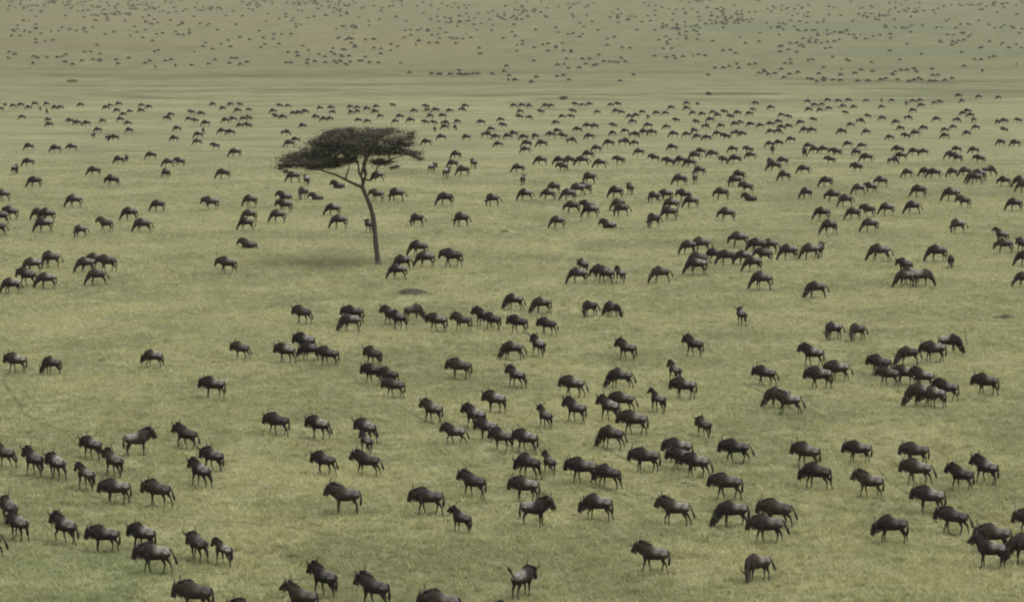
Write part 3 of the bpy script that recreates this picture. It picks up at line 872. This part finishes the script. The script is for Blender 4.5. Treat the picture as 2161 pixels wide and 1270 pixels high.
# the rows behind (4x zoomed tiles, each with its photo origin)
UPPER = [(0, 190, """45 145 115 155 180 150 245 170 300 140 5 185 340 180 395 140 395 205 470 175 515 170 190 255 410 275 420 320 595 290 660 305 735 310 870 285 685 150 900 175 930 155 1005 140 990 200 1045 230 1020 275 1085 305 1100 205 1200 150 1195 200 1260 165 1095 370 830 365 790 410 910 435 970 435 250 515 475 535 610 520 245 650 130 715 1010 630 1070 610 1280 590 1425 655 1520 650 1405 750 1890 755 1990 570 1820 505 1475 440 1500 355 1680 410 1715 370 1670 470 1880 380 1950 390 1445 230 1405 265 1600 270 1650 285 1740 310 1620 215 1700 225 1800 145 1885 180 2010 200 2105 190 1910 285 1970 275 2060 270 2100 265 2030 325 2095 330 1950 145 2030 145 800 730"""),
 (540, 190, """205 155 275 155 150 205 170 250 235 255 320 220 365 220 420 210 545 175 640 175 640 210 510 255 580 275 630 265 400 330 245 390 340 450 290 490 800 215 800 165 860 170 860 205 940 185 1020 160 1010 210 1160 150 1055 245 1220 250 870 280 945 290 1180 290 1310 285 1440 165 1450 190 1520 195 1640 200 1735 190 1770 160 1475 245 1580 245 1505 300 1435 300 1590 305 1705 290 1510 360 1600 340 1680 345 1905 300 2070 275 2090 325 1990 360 1570 430 1780 430 1940 410 2030 425 2130 420 2050 490 1445 475 1340 200"""),
 (1080, 190, """75 205 70 255 140 255 20 155 90 155 150 158 250 210 290 158 335 155 430 250 505 250 520 205 540 145 600 148 660 145 725 210 840 148 900 145 885 205 930 215 375 300 560 365 645 335 705 335 335 410 390 375 200 420 105 430 20 400 130 490 120 540 260 490 435 420 495 460 660 425 860 325 855 395 960 375 1025 295 1000 250 1050 245 1105 210 1150 250 1225 220 1300 220 1155 330 1120 390 1190 390 1310 340 1390 280 1350 175 1480 180 1480 135 1570 140 1530 220 1610 230 1700 215 1800 210 1740 240 2060 135 2040 190 1910 220 1850 255 2010 225 1560 295 1680 280 1630 335 1770 330 1890 315 1930 300 2020 320 2100 330 1370 405 1480 405 1540 375 1570 425 1650 435 1740 400 1810 430 1880 395 1950 400 825 485 940 475 1040 480 1025 410 720 530 650 585 250 640 410 640 490 640 430 695 600 645 750 665 910 635 1080 560 1205 615 1360 520 1330 650 1430 640 1510 660 1550 600 1600 560 1700 580 1790 630 1890 630 1870 535 2000 540 2020 590 1590 725 60 705 1910 770"""),
 (1620, 190, """30 175 330 120 400 150 460 145 510 110 350 190 445 195 520 180 600 118 685 110 640 160 730 165 660 215 835 110 960 112 1050 110 965 165 1170 135 1230 115 1290 110 1300 155 1410 130 1460 125 1230 200 1615 70 1640 115 1785 80 1950 85 1650 225 1690 205 1715 240 1740 275 1760 345 120 235 180 250 850 245 970 265 1180 260 1430 275 1590 280 25 315 95 295 120 345 180 335 280 305 390 275 705 320 775 290 1085 300 1125 350 1320 350 1500 365 1570 340 1500 420 1685 395 1940 295 2000 290 2120 285 30 380 80 380 320 370 380 370 630 385 835 385 1035 430 1170 420 1250 400 200 450 95 480 1970 475 2095 485 2000 365 40 540 20 490 350 510 310 570 400 540 475 540 580 570 530 630 680 490 800 505 750 565 840 615 1105 545 1050 635 1130 600 1240 560 1320 560 1600 535 1745 545 1550 590 1600 620 1790 625 130 640 60 690 20 660 130 775 310 715 755 700 1180 745 1340 740 1410 750 1560 740 1670 735 1710 790 1780 770 1860 730""")]
FAR = [(0, 0, """200 70 270 60 310 60 375 60 590 50 700 105 775 60 825 70 865 125 910 35 970 120 1060 130 1080 130 1210 160 1260 145 1140 240 910 185 1060 190 1240 30 1340 75 1400 25 1440 35 1380 105 1490 110 1530 20 1550 105 1650 75 1640 155 1540 210 1770 215 1780 95 1840 265 1870 90 1910 145 2050 150 1970 110 210 190 285 245 435 275 525 245 495 275 125 280 175 315 100 315 305 345 310 375 380 360 450 355 730 285 890 300 965 285 1160 285 1230 265 1210 335 1325 305 1600 260 820 395 770 450 720 455 850 470 130 475 75 505 290 490 320 505 400 500 490 500 530 490 560 475 545 540 610 560 695 530 790 520 840 530 850 520 280 550 985 520 1000 555 1090 505 1230 550 1310 580 1340 440 1310 450 1400 530 1450 520 1480 570 1640 450 1720 410 1800 430 1870 385 1930 355 1950 410 2030 330 2110 350 1740 375 1820 520 1765 555 1960 505 2000 510 1940 550 2090 540 2030 560 1620 565 1270 530"""),
 (540, 0, """30 60 350 20 400 20 500 10 525 85 625 65 700 60 780 65 910 75 1000 60 1070 80 1060 105 1130 65 1160 60 1480 60 1570 40 1620 60 1680 40 1765 55 1800 55 1710 80 1780 125 1880 125 1960 120 255 130 90 190 200 170 340 215 380 220 750 235 820 230 1550 195 1610 200 1650 195 1720 190 1780 190 1700 235 1560 255 1400 255 1265 270 1310 310 1255 330 1490 310 1540 305 1640 330 1775 295 1820 335 2090 335 30 275 155 305 220 305 300 300 65 335 150 345 45 415 80 390 200 385 400 400 275 455 350 460 360 490 440 440 300 545 260 545 440 520 435 555 500 535 585 495 590 545 660 475 665 530 685 550 715 535 720 480 735 495 790 490 765 565 800 535 870 530 900 530 920 495 965 545 1040 545 760 350 810 380 840 415 1000 420 1060 425 1050 470 1140 440 1200 405 1225 550 1300 630 1490 640 1550 645 1560 640 1645 645 1710 645 1720 615 1740 645 1770 645 1800 645 1840 640 1880 640 2000 645 2120 575 2100 620 2140 655 2130 690 1885 420 1900 470"""),
 (1080, 0, """35 30 130 25 250 25 85 75 95 120 10 160 20 220 480 40 520 50 570 30 480 85 515 140 630 145 830 160 900 90 905 205 680 195 1060 270 1210 265 1280 240 1310 230 1360 185 1370 130 1390 90 1450 90 1330 85 1210 105 1270 75 1520 90 1570 115 1590 185 1650 75 1610 20 1770 75 1780 110 1740 160 1790 190 1820 195 1640 215 1690 210 1520 240 1565 280 1420 310 1470 320 1400 340 1570 345 1700 360 1780 245 1930 330 1975 380 2090 365 610 240 480 300 520 295 600 300 570 325 730 270 870 325 810 345 35 320 95 390 95 360 45 395 45 445 195 415 265 390 310 385 375 405 430 380 810 395 935 415 1000 420 1280 425 1355 425 1245 350 1310 365 1340 350 1320 385 1210 490 1310 500 1370 490 1385 510 1450 495 1530 490 1580 475 1635 485 1850 440 1895 465 1780 440 735 480 465 510 600 515 660 515 190 530 390 565 440 555 480 590 565 590 630 555 700 570 720 560 780 535 830 535 870 540 900 545 960 535 925 505 385 660 440 655 485 690 210 670 170 710 30 695 920 700 1030 650 1655 650 1720 590 1790 590 1840 575 1900 555 1920 590 2010 560 2060 555 2090 635 2140 625 2130 610"""),
 (1620, 0, """230 90 285 85 705 25 880 10 1030 40 1080 30 1130 50 1170 20 1280 35 1080 85 1190 85 560 75 515 135 620 145 480 175 720 190 275 195 335 205 1320 105 1400 100 1490 65 1550 55 1640 60 1690 50 1740 55 1780 50 1850 65 1980 45 2100 55 2105 135 30 245 90 240 135 260 100 305 1000 245 1080 245 1140 240 1190 245 1310 230 1430 245 1470 245 1590 250 1630 220 1690 215 1710 220 1870 220 1920 245 1970 245 2000 225 2080 250 2130 295 690 305 730 310 780 305 740 340 890 320 945 310 830 345 565 365 600 350 1040 300 1040 335 1210 285 490 425 535 415 1180 385 1460 370 1575 310 1560 395 290 395 180 435 110 450 250 455 1035 445 1300 470 1640 455 2040 420 1800 420 140 550 195 520 200 550 340 525 380 520 550 500 670 520 690 530 880 545 1120 520 1750 520 1805 520 1870 500 1910 495 2100 555 65 640 10 645 120 600 190 645 140 670 260 630 435 640 475 585 625 595 620 650 740 635 795 605 890 620 345 680 380 690 420 705 480 700 480 680 555 695 620 700 765 700 850 700 1000 680 1060 650 1080 620 1130 610 1180 610 1240 600 1260 625 1200 705 1240 695 1280 680 1300 690 1380 705 1420 700 1490 695 1560 680 1390 600 1440 650 1810 615 1390 655 960 690 1100 690""")]

POSE_TEXT = {"W": "walking wildebeest, head low", "X": "striding wildebeest, head low", "L": "walking wildebeest, head carried level", "S": "standing wildebeest, head level",
             "U": "wildebeest with head raised high", "G": "grazing wildebeest, muzzle in grass", "H": "grazing wildebeest, head bent aside", "T": "trotting wildebeest",
             "Y": "walking wildebeest, head hung very low", "K": "ambling wildebeest, head low", "J": "walking wildebeest, head level, tail swinging", "P": "grazing wildebeest stepping forward", "N": "wildebeest with turned head", "R": "wildebeest resting on the ground", "F": "wildebeest flicking its tail up", "c": "slim wildebeest calf walking", "d": "small wildebeest calf, head up", "g": "small calf grazing"}

HERD = []
def parse(text, default):
    for row in text.strip().split("\n"):
        for it in row.split("|"):
            a = it.split()
            x, y, h = float(a[0]), float(a[1]), float(a[2])
            pose = a[3] if len(a) > 3 else default
            if len(a) == 4 and pose[0] in ".0123456789":
                pose, sc = default, float(pose)
            else:
                sc = float(a[4]) if len(a) > 4 else 1.0
            yield x, y, h, pose, sc

def place(x, y, h, pose, sc):
    """Photo point of the feet to the animal's own origin on the ground."""
    rh = math.radians(h)
    g0, ppm = ground_at(x, y)
    dep = math.atan2(CAM_H, g0.y)
    y2 = y - 0.55 * abs(math.sin(rh)) * math.sin(dep) * ppm * sc
    off = {"G": .22, "P": .22, "H": .03}.get(pose, .19)
    g, ppm = ground_at(x - off * sc * math.cos(rh) * ppm, y2)
    return g, ppm

KEEP = {(320, 1211), (880, 542), (1950, 606), (1538, 1113), (897, 1086)}      # these hold the pose the photo shows
for x, y, h, pose, sc in parse(NEAR, "W"):
    if 130 <= h <= 168:
        h -= 9
    if (x, y) in KEEP:
        pass
    elif pose == "W":
        pose = random.choice("WWKKYXLJ")
    elif pose == "X":
        pose = random.choice("XXKYJN")
    elif pose == "G":
        pose = random.choice("GP")
    HERD.append((x, y, h + random.uniform(-9, 9), pose, sc * random.uniform(.88, .98), True))
near_count = len(HERD)
for x, y, h, pose, sc in parse(MID, "G"):
    if pose == "G" and (x, y) not in KEEP:
        pose = random.choice("GGGPPYHG")
    HERD.append((x, y, h + random.gauss(0, 13), pose, sc * random.uniform(.90, 1.06), False))
rest = []
for ox, oy, txt in UPPER:
    v = [float(t) for t in txt.split()]
    for a, b in zip(v[::2], v[1::2]):
        rest.append((ox + a / 4.0, oy + b / 4.0))
rest.sort(key=lambda p: -p[1])
rnd = random.Random(8)
def free_pose():
    t = rnd.random()
    if t < .66: return rnd.choice("GP"), 180 + rnd.gauss(0, 16)
    if t < .84: return rnd.choice("WKY"), 178 + rnd.gauss(0, 16)
    if t < .95: return "H", rnd.uniform(60, 300)
    return "G", rnd.uniform(-20, 30)
room = 300 - len(HERD)
for x, y in rest[:max(0, room)]:
    p, h = free_pose()
    HERD.append((x, y, h, p, rnd.uniform(.92, 1.08), False))
rest = rest[max(0, room):]
for ox, oy, txt in FAR:
    v = [float(t) for t in txt.split()]
    for a, b in zip(v[::2], v[1::2]):
        rest.append((ox + a / 4.0, oy + b / 4.0))
for _ in range(150):                                 # loose bunches too small to read one by one near the top of the plain
    cx, cy = rnd.uniform(-20, PW + 20), abs(rnd.gauss(0, 50))
    for _ in range(rnd.choice((1, 2, 4, 6, 9))):
        rest.append((cx + rnd.gauss(0, 26), abs(cy + rnd.gauss(0, 4))))

def view_text(h, pose):
    if pose in "RF":
        return ""
    h %= 360
    a = abs(h - 180)
    if a <= 17 or (h > 345 or h < 15): t = "side-on"
    elif 17 < 180 - h <= 50 or 15 <= h <= 45: t = "angled away"
    elif 45 < h < 135: t = "seen from behind"
    else: t = "angled towards the viewer"
    if h > 270 or h < 60: t += ", facing against the herd"
    return t

NUM = "no one two three four five six seven eight nine ten eleven twelve".split()
ORD = "no first second third fourth fifth sixth seventh eighth ninth tenth eleventh twelfth".split()
TENS = "none ten twenty thirty forty fifty sixty seventy eighty ninety".split()
TEEN = "zero one two three four five six seven eight nine ten eleven twelve thirteen fourteen fifteen sixteen seventeen eighteen nineteen".split()
def spell(v):
    v = int(round(v))
    if v >= 100: return "a hundred"
    if v < 20: return TEEN[v]
    return TENS[v // 10] + ("-" + TEEN[v % 10] if v % 10 else "")

def bunch_text(i):
    seen, todo = {i}, [i]
    while todo:
        j = todo.pop()
        L = 0.045 * (HERD[j][1] - HORIZON) + 6
        for k, o in enumerate(HERD):
            if k not in seen and abs(o[0] - HERD[j][0]) < L * 1.15 and abs(o[1] - HERD[j][1]) < L * .62:
                seen.add(k)
                todo.append(k)
    k = len(seen)
    if k == 1: return "alone"
    if k > 12: return "in a long file"
    r = sorted(seen, key=lambda q: HERD[q][0]).index(i) + 1
    return ("leader" if r == 1 else "last" if r == k else ORD[r]) + (" of a pair" if k == 2 else " of " + NUM[k])

SPECIAL = {(297, 962): "large wildebeest standing against the herd, tail hanging, beside lower grassy slope", (1135, 1113): "wildebeest turned against the herd, standing under a walking one, head level",
           (1108, 1266): "wildebeest at the bottom edge flicking its tail up behind it", (1597, 1229): "lone wildebeest grazing at the bottom with its head bent aside",
           (468, 1197): "smallest calf at the end of the lowest file, behind a slim adult", (1538, 1113): "large wildebeest grazing in front of two overlapping walkers near the bottom",
           (897, 1086): "big dark bull walking side-on ahead of a young one with raised head", (320, 1211): "long dark bull striding in front of another, tail swinging, low in the picture",
           (722, 1084): "lone wildebeest standing broadside with level head, between walking herd and bare grass", (880, 542): "large wildebeest grazing closest beside the acacia trunk base",
           (778, 492): "wildebeest seen from behind, half hidden by the acacia trunk", (521, 524): "lone wildebeest lying in open grass away from the acacia trunk base",
           (1950, 606): "grazing wildebeest facing out of a tight bunch of three, turned against the herd"}

labels = set()
def label_for(i):
    x, y, h, p, sc, near = HERD[i]
    key = (round(x), round(y))
    if key in SPECIAL:
        labels.add(SPECIAL[key])
        return SPECIAL[key]
    L = 0.02 * (y - HORIZON)
    bits = [POSE_TEXT[p], view_text(h, p), bunch_text(i)]
    cx, cy = min(max(x / PW, 0), 1) * 100, min((y - L) / PH, 1) * 100
    t = ", ".join(b for b in bits if b) + ", " + spell(cx) + " percent across, " + spell(cy) + " down"
    if len(t.split()) > 16:
        t = t.replace(", " + bits[1], "", 1)
    if t in labels:
        t = t.replace(" down", " down, behind")
    labels.add(t)
    return t

for i, (x, y, h, pose, sc, near) in enumerate(HERD):
    g, ppm = place(x, y, h, pose, sc)
    me, ex, mids, far = MESH[pose]
    nm = "wildebeest_calf" if pose in "cdg" else "wildebeest"
    o = obj(nm, me if near else mids, label=label_for(i), category="wildebeest", group="wildebeest herd spread over the plain")
    o.location = g + Vector((0, 0, -0.02))
    o.rotation_euler = (0, 0, math.radians(h))
    o.scale = (sc * random.uniform(.92, .99), sc * random.uniform(.95, 1.05), sc * random.uniform(1.0, 1.05))
    if not near:                                   # heavier-built adults out in the middle distance
        o.scale = (o.scale.x, o.scale.y * 1.1, o.scale.z * 1.05)
    if near:
        for part, ms in ex.items():
            for m_ in ms:
                obj(part, m_, o)

def build_far_herd():
    """The animals too far off to pick out one by one: one mesh of many small bodies."""
    VV, FF, PP = [], [], []
    off = 0
    cache = {}
    for k in ("G", "W", "H", "P", "K", "Y"):
        me = MESH[k][3]
        me.calc_loop_triangles()
        v = np.empty(len(me.vertices) * 3, np.float32); me.vertices.foreach_get("co", v)
        t = np.empty(len(me.loop_triangles) * 3, np.int32); me.loop_triangles.foreach_get("vertices", t)
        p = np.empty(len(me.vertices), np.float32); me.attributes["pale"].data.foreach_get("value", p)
        cache[k] = (v.reshape(-1, 3), t.reshape(-1, 3), p)
    for x, y in rest:
        pose, h = free_pose()
        g, ppm = ground_at(x, y)
        v, t, p = cache[pose]
        c, s = math.cos(math.radians(h)), math.sin(math.radians(h))
        sc = rnd.uniform(.88, 1.10)
        w = np.stack([v[:, 0] * c - v[:, 1] * s, v[:, 0] * s + v[:, 1] * c, v[:, 2]], -1) * sc + np.array(g)[None]
        VV.append(w); FF.append(t + off); PP.append(p)
        off += len(v)
    V, F, P = np.concatenate(VV).astype(np.float32), np.concatenate(FF).astype(np.int32), np.concatenate(PP)
    me = bpy.data.meshes.new("far_herd")
    me.vertices.add(len(V)); me.vertices.foreach_set("co", V.ravel())
    me.loops.add(F.size); me.loops.foreach_set("vertex_index", F.ravel())
    me.polygons.add(len(F)); me.polygons.foreach_set("loop_start", np.arange(len(F), dtype=np.int32) * 3)
    me.update(calc_edges=True)
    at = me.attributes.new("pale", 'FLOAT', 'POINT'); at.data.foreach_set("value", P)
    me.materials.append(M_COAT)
    obj("far_herd", me, kind="stuff", label="hundreds of distant wildebeest dotted over the far plain", category="herd")
build_far_herd()

# ------------------------------------------------------------------ the air
def build_haze():
    bm = bmesh.new()
    bmesh.ops.create_cube(bm, size=1.0)
    for v in bm.verts:
        v.co = Vector((v.co.x * 15000, 6800 + v.co.y * 15400, -23.5 + (v.co.z + .5) * 66))
    me = bpy.data.meshes.new("haze")
    bm.to_mesh(me)
    bm.free()
    m = bpy.data.materials.new("haze_air")
    m.use_nodes = True
    n, l = m.node_tree.nodes, m.node_tree.links
    n.remove(n["Principled BSDF"])
    pv = n.new("ShaderNodeVolumePrincipled")
    pv.inputs["Color"].default_value = (0.85, 0.86, 0.74, 1)
    pv.inputs["Density"].default_value = 0.00007
    pv.inputs["Anisotropy"].default_value = 0.2
    l.new(pv.outputs[0], n["Material Output"].inputs["Volume"])
    me.materials.append(m)
    obj("haze", me, kind="stuff", label="thin pale haze over the plain")
build_haze()
print("HERD", near_count, len(HERD), "far", len(rest))
